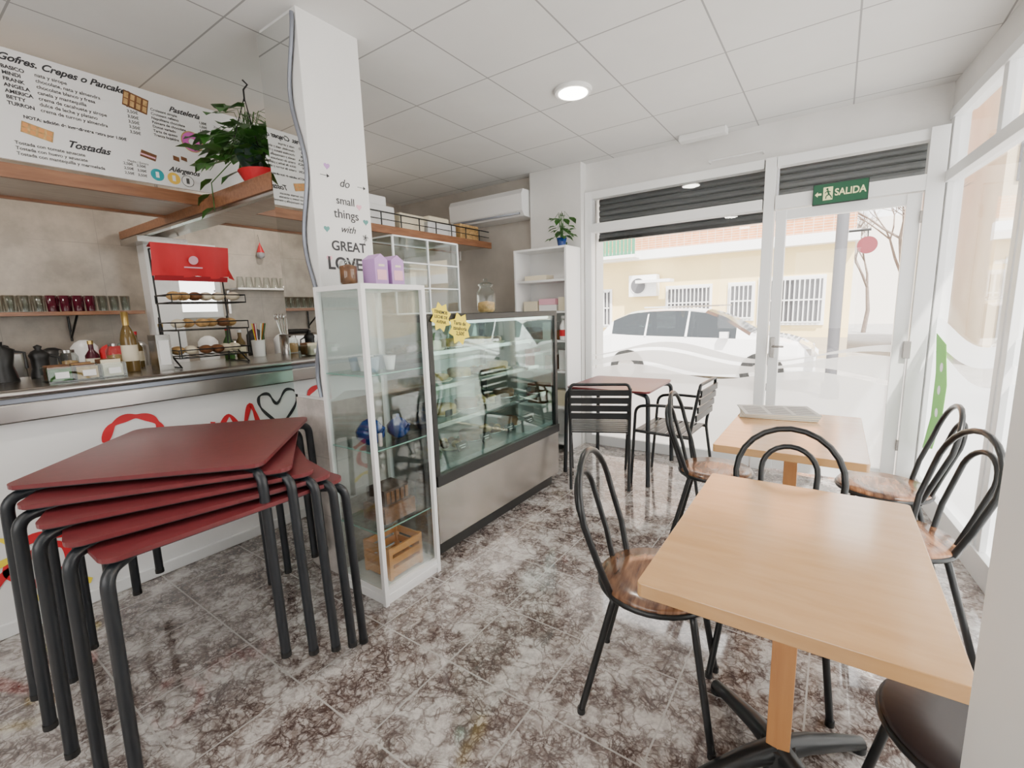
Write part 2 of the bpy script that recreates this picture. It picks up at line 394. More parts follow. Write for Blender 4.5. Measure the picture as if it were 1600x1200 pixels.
for y,z,m in ((1.44,2.115,PURP),(1.61,1.95,PINK),(1.41,1.82,TEALD),(1.645,1.88,TEALD),(1.41,1.68,PINK)):
    b.prism(heart(0,y,z,.016),hx-.0015,hx,m,'yz')
for a in range(5):
    b.tube([(hx,1.635,1.80),(hx,1.635+.018*math.cos(a*1.257),1.80+.018*math.sin(a*1.257)),(hx,1.635+.012*math.cos(a*1.257+.5),1.80+.012*math.sin(a*1.257+.5)),(hx,1.635,1.80)],.001,TEXTK,4)
b.tube([(hx,1.635,1.79),(hx,1.625,1.77),(hx,1.61,1.765)],.001,TEXTK,4)
b.done()
# wavy mirror
b=B('wavy_mirror'); n=60; L=[];Rr=[]
for i in range(n+1):
    z=.99+(2.74-.99)*i/n; L.append((-2.375,z)); Rr.append((-2.122+.036*math.sin(z*9.5+.6)+.004,z))
pts=L+Rr[::-1]; b.prism(pts,1.332,1.341,MIRROR,'xz')
b.tube([(p[0]+.006,1.334,p[1]) for p in Rr],.009,SILVER); b.done()
# ------------------------------------------------------------ ceiling lights & fixtures
def downlight(x,y,p):
    b=B('ceiling_downlight'); EM=mat('lamp_emit',(1,1,1),.5,emit=(1,.93,.82),es=18)
    b.lathe([(.115,-.02),(.12,-.005),(.12,0)],(x,y,ZC),WHITE,28); b.cyl((x,y,ZC-.024),.092,.004,EM,28); o=b.done()
    l=bpy.data.lights.new('lamp','AREA'); l.shape='DISK'; l.size=.18; l.energy=p; l.color=(1,.92,.82)
    lo=bpy.data.objects.new('lamp',l); col.objects.link(lo); lo.location=(x,y,ZC-.03); lo.parent=o
for x,y,p in ((-1.47,2.86,10),(-1.47,.4,8),(-1.47,-.9,8),(-3.9,.3,10),(-3.9,2.4,10)): downlight(x,y,p)  # only the first is a known fixture; the rest are added to light the room
B('emergency_light').box((-1.16,4.12,ZC-.05),(-.80,4.22,ZC),WHITE).done(bevel=.008)
b=B('curtain_rail'); b.tube([(-.95,4.25,2.56),(-.55,4.25,2.56)],.008,WHITE); b.box((-.95,4.25,2.55),(-.94,4.32,2.57),WHITE); b.box((-.56,4.25,2.55),(-.55,4.32,2.57),WHITE); b.done()
# exit sign
SX=.89; OX=-.111; OZ=2.168
b=B('exit_sign'); b.M=Matrix.Translation((OX,0,OZ))@Matrix.Diagonal((SX,1,1,1))@Matrix.Translation((0,0,-2.2325))
b.box((-.10,4.225,2.165),(.26,4.235,2.30),SIGNG); b.box((-.105,4.235,2.16),(.265,4.250,2.305),BLKP)
z=2.2325
b.prism([(-.090,z),(-.07,z+.018),(-.07,z+.007),(-.045,z+.007),(-.045,z-.007),(-.07,z-.007),(-.07,z-.018)],4.222,4.2242,SIGNY,'xz')
b.M=b.M@Matrix.Translation((-.018,0,0))
b.box((-.015,4.222,z-.045),(.05,4.2242,z+.045),SIGNY)
G=SIGNG
b.sph((.012,4.2215,z+.03),.008,G,(1,.2,1),6)
def strip(p,q,wd): 
    d=Vector((q[0]-p[0],q[1]-p[1])); k=Vector((-d.y,d.x)).normalized()*wd
    b.prism([(p[0]+k.x,p[1]+k.y),(p[0]-k.x,p[1]-k.y),(q[0]-k.x,q[1]-k.y),(q[0]+k.x,q[1]+k.y)],4.2205,4.222,G,'xz')
strip((.014,z+.022),(.024,z-.006),.006); strip((.024,z-.006),(.006,z-.018),.004); strip((.006,z-.018),(.004,z-.036),.0035)
strip((.024,z-.006),(.038,z-.02),.004); strip((.038,z-.02),(.044,z-.036),.0035); strip((.014,z+.018),(-.004,z+.004),.003); strip((.016,z+.018),(.036,z+.008),.003)
eo=b.done(); text('SALIDA',(OX+.147*SX,4.222,OZ),.066,SIGNY,eo,'-y',0,'CENTER',.0014,0,.0005,.84)
# ------------------------------------------------------------ bar counter
b=B('bar_counter')
b.box((-3.55,-1.5,0),(-3.0,3.6,.98),CABW)
b.box((-3.62,-1.5,1.08),(-2.94,3.6,1.12),STEEL)
b.box((-2.965,-1.5,.975),(-2.925,3.6,1.06),STEEL)
b.box((-3.55,-1.5,.97),(-2.96,3.6,1.09),SILVER)
b.tube([(-2.935,-1.5,1.10),(-2.935,3.6,1.10)],.018,STEEL,10)
b.box((-3.0,-1.5,.0),(-2.985,3.6,.07),FRAME)
cb=b.done(bevel=.008)
# stand-in mark on the counter front
b=B('counter_decal')
def curve2(pts,r,m,x=-2.994,k=10):
    P=[]
    n=len(pts)
    for i in range(n-1):
        p0=pts[max(i-1,0)];p1=pts[i];p2=pts[i+1];p3=pts[min(i+2,n-1)]
        for j in range(k):
            t=j/k
            P.append(tuple(.5*((2*p1[a])+(-p0[a]+p2[a])*t+(2*p0[a]-5*p1[a]+4*p2[a]-p3[a])*t*t+(-p0[a]+3*p1[a]-3*p2[a]+p3[a])*t**3) for a in (0,1)))
    P.append(pts[-1]); N=len(P)
    L=[];R_=[]
    for i,p in enumerate(P):
        a=P[max(i-1,0)]; c=P[min(i+1,N-1)]; d=Vector((c[0]-a[0],c[1]-a[1])).normalized(); w_=r*(.55+.6*abs(math.sin(i*.28)))
        L.append((x,p[0]-d.y*w_,p[1]+d.x*w_)); R_.append((x,p[0]+d.y*w_,p[1]-d.x*w_))
    b.add(L+R_,[(i,i+1,N+i+1,N+i) for i in range(N-1)],m)
curve2([(.66,.80),(.70,.88),(.78,.91),(.87,.88),(.90,.80),(.84,.70),(.74,.64),(.66,.69)],.018,REDP)
curve2([(.95,.78),(.97,.69),(1.03,.70),(1.05,.79),(1.07,.69),(1.13,.70),(1.16,.80)],.013,REDP,-2.9938)
curve2([(1.18,.72),(1.25,.82),(1.32,.72),(1.38,.86),(1.42,.73)],.014,REDP,-2.9936)
curve2([(1.55,.70),(1.45,.82),(1.44,.90),(1.50,.91),(1.55,.84),(1.62,.92),(1.69,.89),(1.67,.80),(1.58,.70)],.009,TEXTK)
curve2([(.10,.12),(.25,.30),(.42,.36),(.46,.26),(.34,.20),(.26,.30),(.34,.42),(.5,.38)],.020,REDP)
curve2([(.12,.40),(.24,.46),(.3,.38),(.22,.34)],.014,YEL,-2.9938)
curve2([(.30,.12),(.42,.16),(.52,.12)],.014,YEL,-2.9938)
b.done(recalc=False)
# overhead shelf and menu board
b=B('overhead_shelf')
b.box((-3.75,-1.5,2.10),(-3.22,4.25,2.125),PALEW); b.box((-3.24,-1.5,2.085),(-3.215,4.25,2.15),SHELFW); b.box((-3.77,-1.5,2.085),(-3.745,4.25,2.15),SHELFW)
b.box((-4.68,1.36,2.055),(-2.39,1.60,2.082),PALEW); b.box((-4.68,1.335,2.045),(-2.39,1.36,2.10),SHELFW); b.box((-3.21,1.36,2.082),(-2.39,1.60,2.14),SHELFW)
b.box((-4.68,1.345,2.025),(-2.39,1.38,2.046),STEEL)
b.tube([(-3.225,1.8,2.26),(-3.225,4.22,2.26)],.006,BLACK,6); b.tube([(-3.225,1.8,2.20),(-3.225,4.22,2.20)],.004,BLACK,6)
y=1.85
while y<4.2: b.tube([(-3.225,y,2.15),(-3.225,y,2.26)],.006,BLACK,6); y+=.22
for x,y in ((-3.73,.2),(-3.73,1.3),(-3.73,3.0)): b.tube([(x,y,2.12),(x,y,ZC)],.008,STEEL,6)
b.done()
b=B('shelf_post'); b.box((-4.5,1.38,.945),(-4.36,1.58,2.02),CABW); b.box((-4.56,1.3,1.98),(-4.20,1.62,2.02),STEEL); b.done()
b=B('menu_board'); b.box((-3.215,-1.2,2.165),(-3.20,1.86,2.655),CABW); mb=b.done()
X=-3.1985
def T(s,y,z,sz,m=TEXTG,sh=0,bo=0,al='LEFT'): text(s,(X,y,z),sz,m,mb,'+x',sh,al,bo,0,.0003)
T('Gofres, Crepes o Pancakes',.565,2.615,.044,TEXTK,.45,.0013)
rows=[('BASICO','nata y sirope','2,50€'),('MINDI','chocolate, nata y almendra','3,00€'),('FRANK','chocolate blanco y fresa','3,50€'),('ANGELA','canela y mantequilla','3,00€'),('AMERICA','crema de cacahuete y sirope','3,50€'),('BETTY','dulce de leche y platano','3,50€'),('TURRON','crema de turron y almendra','3,50€')]
for i,(a,t_,p) in enumerate(rows):
    z=2.572-.026*i; T(a,.575,z,.022,TEXTK,0,.0007); T(t_,.685,z,.022,TEXTG,0,.0004); T(p,1.03,z,.021,TEXTG,0,.0004)
T('NOTA: adición de ingredientes extra por 1.00€',.62,2.368,.020,TEXTK,0,.0006)
T('Tostadas',.76,2.285,.046,TEXTK,.45,.0013)
T('Media / Entera',1.0,2.262,.016)
for i,t_ in enumerate(('Tostada con tomate aguacate','Tostada con huevo y aguacate','Tostada con mantequilla y mermelada')):
    z=2.245-.024*i; T(t_,.575,z,.021,TEXTG,0,.0004); T('2,50€   3,50€',.98,z,.018,TEXTG,0,.0004)
T('Pastelería',1.23,2.592,.040,TEXTK,.45,.0010)
for i,t_ in enumerate(('Croissant simple','Croissant relleno','Napolitana chocolate','Palmera de chocolate','Donut variado','Tarta de queso','Trenza hojaldre')):
    z=2.562-.022*i; T(t_,1.14,z,.019,TEXTG,0,.0004); T('1,50€',1.38,z,.018,TEXTG,0,.0004)
T('Alérgenos',1.19,2.262,.038,TEXTK,.45,.0010)
for i in range(3): 
    T('Zumo natural     2,50€',1.46,2.56-.03*i,.018)
T('Gofres, Crepes o Pancakes',-.4,2.612,.052,TEXTK,.45,.0009)
T('Batidos',-.9,2.60,.06,TEXTK,.45,.0009)
for i in range(9): T('Batido de chocolate        3,50€',-.95,2.55-.03*i,.022); T('Zumo de naranja        2,50€',-.3,2.55-.03*i,.022)
b=B('menu_board_art')
ICM=[mat('teal_print',(.02,.35,.40),.5),mat('amber_print',(.85,.55,.08),.5),mat('white_print',(.9,.9,.9),.5)]
for k,(y,z) in enumerate(((1.13,2.215),(1.21,2.212),(1.28,2.21))):
    b.cyl((X,y,z),.032,.0008,ICM[k] if k<2 else TEXTG,24,'x')
    if k==2: b.cyl((X+.0006,y,z),.029,.0008,ICM[2],24,'x')
    b.box((X,y-.008,z-.015),(X+.0015,y+.008,z+.016),ICM[2] if k<2 else TEXTG)
def ring(y,z,r1,r0,m,h=.001):
    n=28; vs=[];fs=[]
    for i in range(n):
        a=2*math.pi*i/n; vs+= [(X+h,y+r1*math.cos(a),z+r1*math.sin(a)),(X+h,y+r0*math.cos(a),z+r0*math.sin(a))]
    for i in range(n): j=(i+1)%n; fs.append((2*i,2*j,2*j+1,2*i+1))
    b.add(vs,fs,m)
ring(1.33,2.44,.052,.020,mat('magenta_icing',(.65,.12,.5),.5),.0015); ring(1.33,2.44,.058,.018,TAN,.001)
for (y,z,wd,hh,m,m2) in ((1.075,2.575,.055,.040,BROWN,TAN),(.66,2.312,.055,.026,TAN,ORG)):
    R=Matrix.Translation((0,y,z))@Matrix.Rotation(-.2,4,'X')
    b.box((X,-wd,-hh),(X+.001,wd,hh),m,R)
    for i in range(4): b.box((X+.001,-wd+wd*2*(i+.15)/4,-hh*.8),(X+.002,-wd+wd*2*(i+.8)/4,-.003),m2,R); b.box((X+.001,-wd+wd*2*(i+.15)/4,.003),(X+.002,-wd+wd*2*(i+.8)/4,hh*.8),m2,R)
b.prism([(1.06,2.30),(1.13,2.285),(1.14,2.32),(1.07,2.335)],X,X+.001,BROWN,'yz'); b.prism([(1.06,2.31),(1.13,2.297),(1.132,2.305),(1.062,2.318)],X+.001,X+.002,PINK,'yz')
b.prism([(1.22,2.315),(1.25,2.31),(1.25,2.335),(1.22,2.34)],X,X+.001,BROWN,'yz'); b.prism([(1.26,2.325),(1.29,2.32),(1.29,2.34),(1.26,2.345)],X,X+.001,BROWN,'yz')
b.done(recalc=False)
# ------------------------------------------------------------ plants
def leaf(b,p,d,size,m):
    d=Vector(d).normalized(); s_=d.cross(Vector((0,0,1)))
    if s_.length<.1: s_=Vector((1,0,0))
    s_.normalize(); n_=s_.cross(d); P=Vector(p)
    out=[(0,0,0),(.28,.36,.06),(.6,.34,.08),(1,0,-.12),(.6,-.34,.08),(.28,-.36,.06),(.5,0,0)]
    vs=[tuple(P+size*(a*d+bb*s_+c_*n_)) for a,bb,c_ in out]
    b.add(vs,[(0,1,6),(1,2,6),(2,3,6),(3,4,6),(4,5,6),(5,0,6)],m,True)
def foliage(b,c,n,spread,size,rise=.15,droop=.0):
    for i in range(n):
        a=random.uniform(0,6.28); r=random.uniform(.2,1)*spread; h=random.uniform(-droop,rise)
        t=Vector((c[0]+r*math.cos(a),c[1]+r*math.sin(a),c[2]+h))
        mid=Vector((c[0]+r*.4*math.cos(a),c[1]+r*.4*math.sin(a),c[2]+max(h,0)+.05))
        b.tube([c,mid,t],.002,GREEN,4,cap=False)
        leaf(b,t,(math.cos(a+random.uniform(-.8,.8)),math.sin(a+random.uniform(-.8,.8)),random.uniform(-.7,.2)),size*random.uniform(.7,1.2),GREEN)
b=B('potted_pothos'); b.lathe([(.05,0),(.085,.10),(.092,.11),(.08,.11)],(-2.80,1.46,2.24),DGRN,18)
foliage(b,(-2.80,1.46,2.34),130,.26,.115,.18,.14)
b.lathe([(.095,0),(.13,.06)],(-2.70,1.47,2.143),RED,18)
for a in (0,2.1,4.2): b.tube([(-2.80+.09*math.cos(a),1.46+.09*math.sin(a),2.345),(-2.80,1.46,2.62)],.003,BLACK,4)
b.tube([(-2.80,1.46,2.60),(-2.80,1.46,2.66),(-2.79,1.48,2.69),(-2.80,1.46,2.71)],.005,BLACK,5)
b.tube([(-2.95,1.42,2.3),(-3.02,1.33,2.18),(-3.0,1.32,2.02)],.003,GREEN,4)
for p in ((-3.0,1.33,2.2),(-3.03,1.32,2.12),(-3.0,1.32,2.04)): leaf(b,p,(-.5,-.6,-.6),.10,GREEN)
b.done(recalc=False)
b=B('potted_plant'); b.lathe([(.035,0),(.05,.08),(.045,.08)],(-2.2,4.02,1.985),BLUE,14); foliage(b,(-2.2,4.02,2.06),34,.09,.085,.2,.03); b.done(recalc=False)
# ------------------------------------------------------------ AC unit
b=B('wall_air_conditioner'); b.prism([(4.318,2.34),(4.12,2.35),(4.08,2.40),(4.07,2.56),(4.10,2.61),(4.318,2.62)],-3.66,-2.68,CABW,'yz')
b.box((-3.62,4.085,2.365),(-2.72,4.10,2.385),SILVER); b.tube([(-3.68,4.28,2.45),(-3.70,4.28,2.45),(-3.70,4.27,2.0)],.012,WHITE,6); b.done(bevel=.008)
# ------------------------------------------------------------ white bookcase
b=B('white_bookcase'); x0,x1,y0,y1=-2.68,-2.09,3.90,4.19
b.box((x0,y0,0),(x0+.02,y1,1.98),CABW); b.box((x1-.02,y0,0),(x1,y1,1.98),CABW); b.box((x0,y1-.01,0),(x1,y1,1.98),CABW); b.box((x0,y0,1.96),(x1,y1,1.98),CABW)
for z in (.06,.42,.78,1.08,1.36,1.66): b.box((x0+.02,y0+.01,z),(x1-.02,y1,z+.02),CABW)
b.done(bevel=.002)
b=B('shelf_boxes')
for (x,z,w_,h,m) in ((-2.62,1.38,.16,.10,CREAM),(-2.44,1.38,.2,.06,CABW),(-2.44,1.44,.18,.06,PINK),(-2.22,1.38,.09,.13,CREAM),(-2.62,1.10,.2,.12,CHALK),(-2.40,1.10,.12,.17,CABW),(-2.26,1.10,.12,.09,BROWN),(-2.62,.80,.1,.2,RED),(-2.5,.80,.1,.17,CABW),(-2.38,.80,.12,.14,BROWN),(-2.22,.80,.09,.2,CABW),(-2.6,.44,.2,.2,BROWN),(-2.35,.44,.22,.15,CREAM),(-2.6,1.68,.25,.05,CREAM)):
    b.box((x,3.97,z+.002),(x+w_,4.12,z+h),m)
b.done(bevel=.003)
b=B('spray_bottle'); b.lathe([(.035,0),(.036,.14),(.015,.17),(.015,.2),(.02,.2),(.02,.23)],(-2.15,3.94,1.102),CABW,14); b.cyl((-2.15,3.94,1.14),.037,.06,RED,14); b.done()
# ------------------------------------------------------------ white glass cabinet
b=B('glass_display_cabinet'); x0,x1,y0,y1,zt=-2.045,-1.69,1.29,1.67,1.535; t=.022
for x in (x0,x1-t):
    for y in (y0,y1-t): b.box((x,y,.0),(x+t,y+t,zt),CABW)
for z in (.03,zt-t): 
    b.box((x0+t,y0+.001,z),(x1-t,y0+t-.001,z+t),CABW); b.box((x0+t,y1-t+.001,z),(x1-t,y1-.001,z+t),CABW); b.box((x0+.001,y0+t,z),(x0+t-.001,y1-t,z+t),CABW); b.box((x1-t+.001,y0+t,z),(x1-.001,y1-t,z+t),CABW)
b.box((x0+.004,y0+.004,.052),(x1-.004,y1-.004,.078),CABW); b.box((x0+.01,y0+.01,0),(x1-.01,y1-.01,.03),CABW); b.box((x0+.005,y0+.005,zt-.012),(x1-.005,y1-.005,zt-.004),CGLASS)
b.box((x1-.030,y0+.02,.08),(x1-.024,y1-.02,zt-.02),CLEAR); b.box((x0+.02,y0+.008,.08),(x1-.02,y0+.012,zt-.02),CLEAR); b.box((x0+.02,y1-.012,.08),(x1-.02,y1-.008,zt-.02),CLEAR)
for z in (.36,.76,1.12): b.box((x0+.02,y0+.014,z),(x1-.035,y1-.014,z+.006),CGLASS); b.tube([(x0+.02,y0+.015,z+.003),(x1-.035,y0+.015,z+.003)],.004,mat('green_glass_edge',(.25,.5,.42),.2),4); b.tube([(x1-.035,y0+.015,z+.003),(x1-.035,y1-.015,z+.003)],.004,mat('green_glass_edge'),4)
b.box((x1,y0+.03,.80),(x1+.01,y0+.045,.86),STEEL)
b.done()
b=B('ceramic_teapot')
for x,y,z,s_ in ((-1.86,1.41,.767,1.15),(-1.84,1.57,.767,.95)):
    b.lathe([(.03*s_,0),(.06*s_,.03*s_),(.062*s_,.06*s_),(.04*s_,.09*s_),(.03*s_,.1*s_),(.008,.11*s_),(.01,.125*s_),(0,.13*s_)],(x,y,z),BLUE,18)
    b.tube([(x+.05*s_,y,z+.04*s_),(x+.09*s_,y,z+.08*s_)],.008*s_,BLUE,6); b.tube([(x-.05*s_,y,z+.03*s_),(x-.09*s_,y,z+.05*s_),(x-.05*s_,y,z+.085*s_)],.006*s_,BLUE,6)
b.done()
b=B('glass_cups')
for i in range(6): b.lathe([(.02,0),(.032,.07),(.03,.07)],(-1.95+.07*(i%3),1.42+.1*(i//3),1.127),mat('cup_%d'%(i%2),((.35,.42,.5),(.85,.85,.85))[i%2],.2),12)
b.done()
b=B('fruit_crate'); cx,cy,z0=-1.84,1.48,.080
for z in (.02,.075,.13): 
    for y in (-.11,.10): b.box((cx-.10,cy+y,z0+z),(cx+.10,cy+y+.01,z0+z+.035),ORG)
    for x in (-.10,.09): b.box((cx+x,cy-.11,z0+z),(cx+x+.01,cy+.11,z0+z+.035),ORG)
for x in (-.10,.08):
    for y in (-.11,.09): b.box((cx+x,cy+y,z0),(cx+x+.02,cy+y+.02,z0+.17),ORG)
b.box((cx-.1,cy-.11,z0+.01),(cx+.1,cy+.11,z0+.02),ORG); b.done()
# cardboard gift boxes and dark waffle-textured tin
b=B('waffle_tin'); b.box((-1.93,1.38,.368),(-1.76,1.58,.45),BROWN); b.box((-1.92,1.40,.451),(-1.78,1.56,.53),mat('dark_choc',(.06,.03,.02),.4)); 
for i in range(5): b.box((-1.779,1.41+i*.03,.46),(-1.775,1.43+i*.03,.52),BROWN)
b.done(bevel=.006)
zt_=zt+.002
b=B('gift_box')
for y in (1.44,1.54):
    b.box((-1.86,y,zt_),(-1.77,y+.075,zt_+.118),PURP); b.box((-1.7685,y+.01,zt_+.023),(-1.7675,y+.065,zt_+.07),PINK); b.box((-1.7685,y+.02,zt_+.085),(-1.7675,y+.055,zt_+.095),CREAM); b.prism([(y,zt_+.118),(y+.075,zt_+.118),(y+.0375,zt_+.143)],-1.86,-1.77,PURP,'yz')
b.done(bevel=.002)
b=B('nut_jar'); b.lathe([(.035,0),(.042,.01),(.042,.09),(.03,.11)],(-1.86,1.36,zt_),CLEAR,18); b.lathe([(.03,.004),(.038,.012),(.038,.085),(.0,.095)],(-1.86,1.36,zt_),BROWN,16); b.done()
# ------------------------------------------------------------ refrigerated display case
x0,x1,y0,y1=-2.50,-1.76,1.745,3.12
b=B('refrigerated_display_case')
b.box((x0,y0,.10),(x1,y1,.44),STEEL); b.box((x0+.03,y0+.03,0),(x1-.05,y1-.03,.10),BLKP)
b.box((x0,y0,.44),(x1+.012,y1,.50),BLKP)
t=.035
for x in (x0,x1-t):
    for y in (y0,y1-t): b.box((x,y,.5),(x+t,y+t,1.385),BLKP)
b.box((x0,y0,1.350),(x1,y0+t,1.387),BLKP);b.box((x0,y1-t,1.350),(x1,y1,1.387),BLKP);b.box((x0,y0,1.350),(x0+.10,y1,1.387),BLKP);b.box((x1-t,y0,1.350),(x1,y1,1.387),BLKP)
b.box((x0+.1,y0+t,1.37),(x1-t,y1-t,1.378),CGLASS)
b.box((x1-.012,y0+t,.5),(x1-.006,y1-t,1.352),CGLASS); b.box((x0+t,y0+.006,.5),(x1-t,y0+.012,1.352),CGLASS); b.box((x0+t,y1-.012,.5),(x1-t,y1-.006,1.352),CGLASS)
b.box((x0+.005,y0+t,.5),(x0+.012,y1-t,1.352),CGLASS)
b.box((x0,(y0+y1)/2-.02,.5),(x0+.03,(y0+y1)/2+.02,1.352),BLKP)
b.box((x0+.03,y0+.03,.50),(x1-.03,y1-.03,.53),mat('case_deck',(.20,.23,.23),.35))
for z,dx in ((.74,.10),(.95,.16),(1.15,.22)):
    b.box((x0+.04,y0+.03,z),(x1-dx,y1-.03,z+.008),CGLASS); b.box((x1-dx,y0+.03,z-.008),(x1-dx+.01,y1-.03,z+.020),CHROME)
    for y in (y0+.03,y1-.05): b.box((x0+.03,y,z-.02),(x1-dx,y+.012,z),CHROME)
b.tube([(x1-.06,y0+.04,1.34),(x1-.06,y1-.04,1.34)],.01,mat('case_led',(1,1,1),.5,emit=(1,1,1),es=2),8)
b.done(bevel=.002)
b=B('pastry_trays')
for z,xx in ((.532,-2.02),(.75,-2.05),(.96,-2.10),(1.16,-2.15)):
    y=y0+.17
    while y<y1-.13:
        b.lathe([(.09,0),(.105,.012),(.095,.012),(.085,.004)],(xx,y,z),CHROME if random.random()<.5 else CREAM,20)
        k=random.choice([0,1,1,3])
        if k==0: b.lathe([(.08,.006),(.082,.05),(.075,.06),(0,.062)],(xx,y,z),random.choice((BROWN,CREAM,TAN)),20)
        elif k==1:
            for i in range(6): b.sph((xx+.055*math.cos(i),y+.055*math.sin(i),z+.028),.028,random.choice((TAN,BROWN)),(1,1,.8),6)
        else:
            for i in range(3): b.sph((xx-.05+i*.05,y,z+.03),.03,TAN,(.8,2.0,.8),6)
        y+=.22
b.done()
b=B('price_tag')
for i,y in enumerate((1.86,2.10,2.34,2.62,2.88)):
    R=Matrix.Translation((-1.86,y,.545))@Matrix.Rotation(-.5,4,'Y'); b.box((-.003,-.05,0),(.003,.05,.055),CHALK,R); b.box((.003,-.03,.03),(.0035,.03,.034),CABW,R); b.box((.003,-.02,.015),(.0035,.02,.019),CABW,R)
for y in (2.0,2.5,2.9): b.box((-1.91,y,.772),(-1.905,y+.06,.81),CHALK)
b.done()
# star notes
b=B('star_note')
def star(cy,cz,r): return [(cy+(r if i%2==0 else r*.72)*math.cos(i*math.pi/8+.2),cz+(r if i%2==0 else r*.72)*math.sin(i*math.pi/8+.2)) for i in range(16)]
b.prism(star(1.84,1.375,.082),-1.752,-1.750,YEL,'yz'); b.prism(star(1.985,1.305,.095),-1.748,-1.746,YEL,'yz'); so=b.done()
for i,s_ in enumerate(('TENEMOS','LECHE DE','AVENA')): text(s_,(-1.7495,1.84,1.40-.026*i),.023,TEXTK,so,'+x',0,'CENTER',.0006,-8)
for i,s_ in enumerate(('Tarta de','zanahoria','2,50€')): text(s_,(-1.7455,1.985,1.335-.029*i),.030,TEXTK,so,'+x',0,'CENTER',.0006,-8)
# acrylic pastry box
b=B('acrylic_pastry_cabinet'); ax0,ax1,ay0,ay1,az0,az1=-2.42,-2.14,1.88,2.44,1.392,1.85
E=mat('acrylic_edge',(.75,.78,.8),.3)
for x in (ax0,ax1):
    for y in (ay0,ay1): b.box((x-.005,y-.005,az0),(x+.005,y+.005,az1),E)
for z in (az0+.006,az0+.16,az0+.31,az1): 
    for p,q in (((ax0,ay0),(ax1,ay0)),((ax1,ay0),(ax1,ay1)),((ax0,ay1),(ax1,ay1)),((ax0,ay0),(ax0,ay1))): b.box((p[0]-.004,p[1]-.004,z-.004),(q[0]+.004,q[1]+.004,z+.004),E)
    b.box((ax0,ay0,z-.002),(ax1,ay1,z+.002),CLEAR)
b.box((ax1-.003,ay0,az0),(ax1,ay1,az1),CLEAR); b.box((ax0,ay0,az0),(ax1,ay0+.003,az1),CLEAR); b.box((ax0,ay0,az0),(ax0+.003,ay1,az1),CLEAR)
b.box((ax1-.006,2.155,az0),(ax1+.006,2.165,az1),E); b.done()
b=B('glass_candy_jar'); jx,jy=-2.0,2.56
b.lathe([(.05,0),(.065,.015),(.065,.14),(.045,.165),(.045,.18)],(jx,jy,1.389),CLEAR,20); b.lathe([(.05,.18),(.055,.19),(.03,.205),(.01,.21),(.016,.225),(0,.235)],(jx,jy,1.389),CLEAR,20)
b.lathe([(.045,.004),(.058,.016),(.058,.07),(0,.08)],(jx,jy,1.389),TAN,16); b.done()
# boxes on overhead shelf
b=B('storage_box')
for (y,l,h,m) in ((2.50,.42,.20,CABW),(2.98,.30,.17,CREAM),(3.33,.40,.14,CABW),(3.80,.3,.18,TAN)): b.box((-3.62,y,2.128),(-3.27,y+l,2.128+h),m)
b.box((-3.58,2.54,2.33),(-3.30,2.86,2.41),CABW); b.box((-3.56,3.38,2.27),(-3.3,3.66,2.33),CREAM); b.done(bevel=.01)
b=B('wicker_basket'); b.lathe([(.09,0),(.14,.15),(.13,.15),(.08,.01)],(-3.42,2.3,2.129),TAN,16); b.done()
# ------------------------------------------------------------ items on the bar counter
zc=1.1215
b=B('pastry_rack'); cx,cy=-3.22,1.27
for dy in (-.19,.19):
    b.tube(fillet([(cx+.12,cy+dy,zc+.005),(cx-.10,cy+dy,zc+.12),(cx-.12,cy+dy,zc+.70)],.05),.005,BLACK,6); b.tube([(cx+.12,cy+dy,zc+.005),(cx-.16,cy+dy,zc+.005),(cx-.12,cy+dy,zc+.3)],.005,BLACK,6)
    b.tube([(cx+.14,cy+dy,zc+.22),(cx+.14,cy+dy,zc+.06)],.004,BLACK,5)
b.tube([(cx-.12,cy-.19,zc+.70),(cx-.12,cy+.19,zc+.70)],.005,BLACK,6)
for k,z in enumerate((.06,.22,.38)):
    zz=zc+z
    P=[(cx-.1,cy-.2,zz),(cx+.14,cy-.2,zz),(cx+.14,cy+.2,zz),(cx-.1,cy+.2,zz)]
    for h in (0,.045): b.tube([(p[0],p[1],p[2]+h) for p in P],.004,BLACK,5,closed=True)
    for i in range(8): y=cy-.19+i*.054; b.tube([(cx-.1,y,zz),(cx+.14,y,zz)],.0025,BLACK,4)
    for p in P: b.tube([p,(p[0],p[1],p[2]+.045)],.003,BLACK,4)
b.done()
b=B('wrapped_pastries')
for z in (.066,.226,.386):
    for i in range(6):
        b.sph((cx+.02+random.uniform(-.05,.05),cy-.16+i*.064,zc+z+.034),.038,random.choice((TAN,CREAM,BROWN,TAN)),(1.5,.9,.7),7)
b.done()
b=B('red_cloth_banner')
R=Matrix.Translation((cx-.06,cy,zc+.56))@Matrix.Rotation(.30,4,'Y'); n=16; vs=[]
for j in range(5):
    for i in range(n+1):
        y=-.21+.42*i/n; z=-.02+.19*j/4; vs.append(tuple(R@Vector((.012*math.sin(i*1.1+j*.3)*(1-j/5)-.02*(j/4)**2,y,z+.006*math.sin(i*.9)*(j==0)))))
b.add(vs,[(j*(n+1)+i,j*(n+1)+i+1,(j+1)*(n+1)+i+1,(j+1)*(n+1)+i) for j in range(4) for i in range(n)],RED,True)
top=[tuple(R@Vector((-.02,-.21,.17))),tuple(R@Vector((-.02,.21,.17)))]
b.add([top[0],top[1],(cx-.12,cy+.2,zc+.71),(cx-.12,cy-.2,zc+.71)],[(0,1,2,3)],RED)
b.add([tuple(R@Vector((0,.21,-.02))),(cx-.10,cy+.26,zc+.53),(cx-.12,cy+.2,zc+.70),top[1]],[(0,1,2,3)],RED)
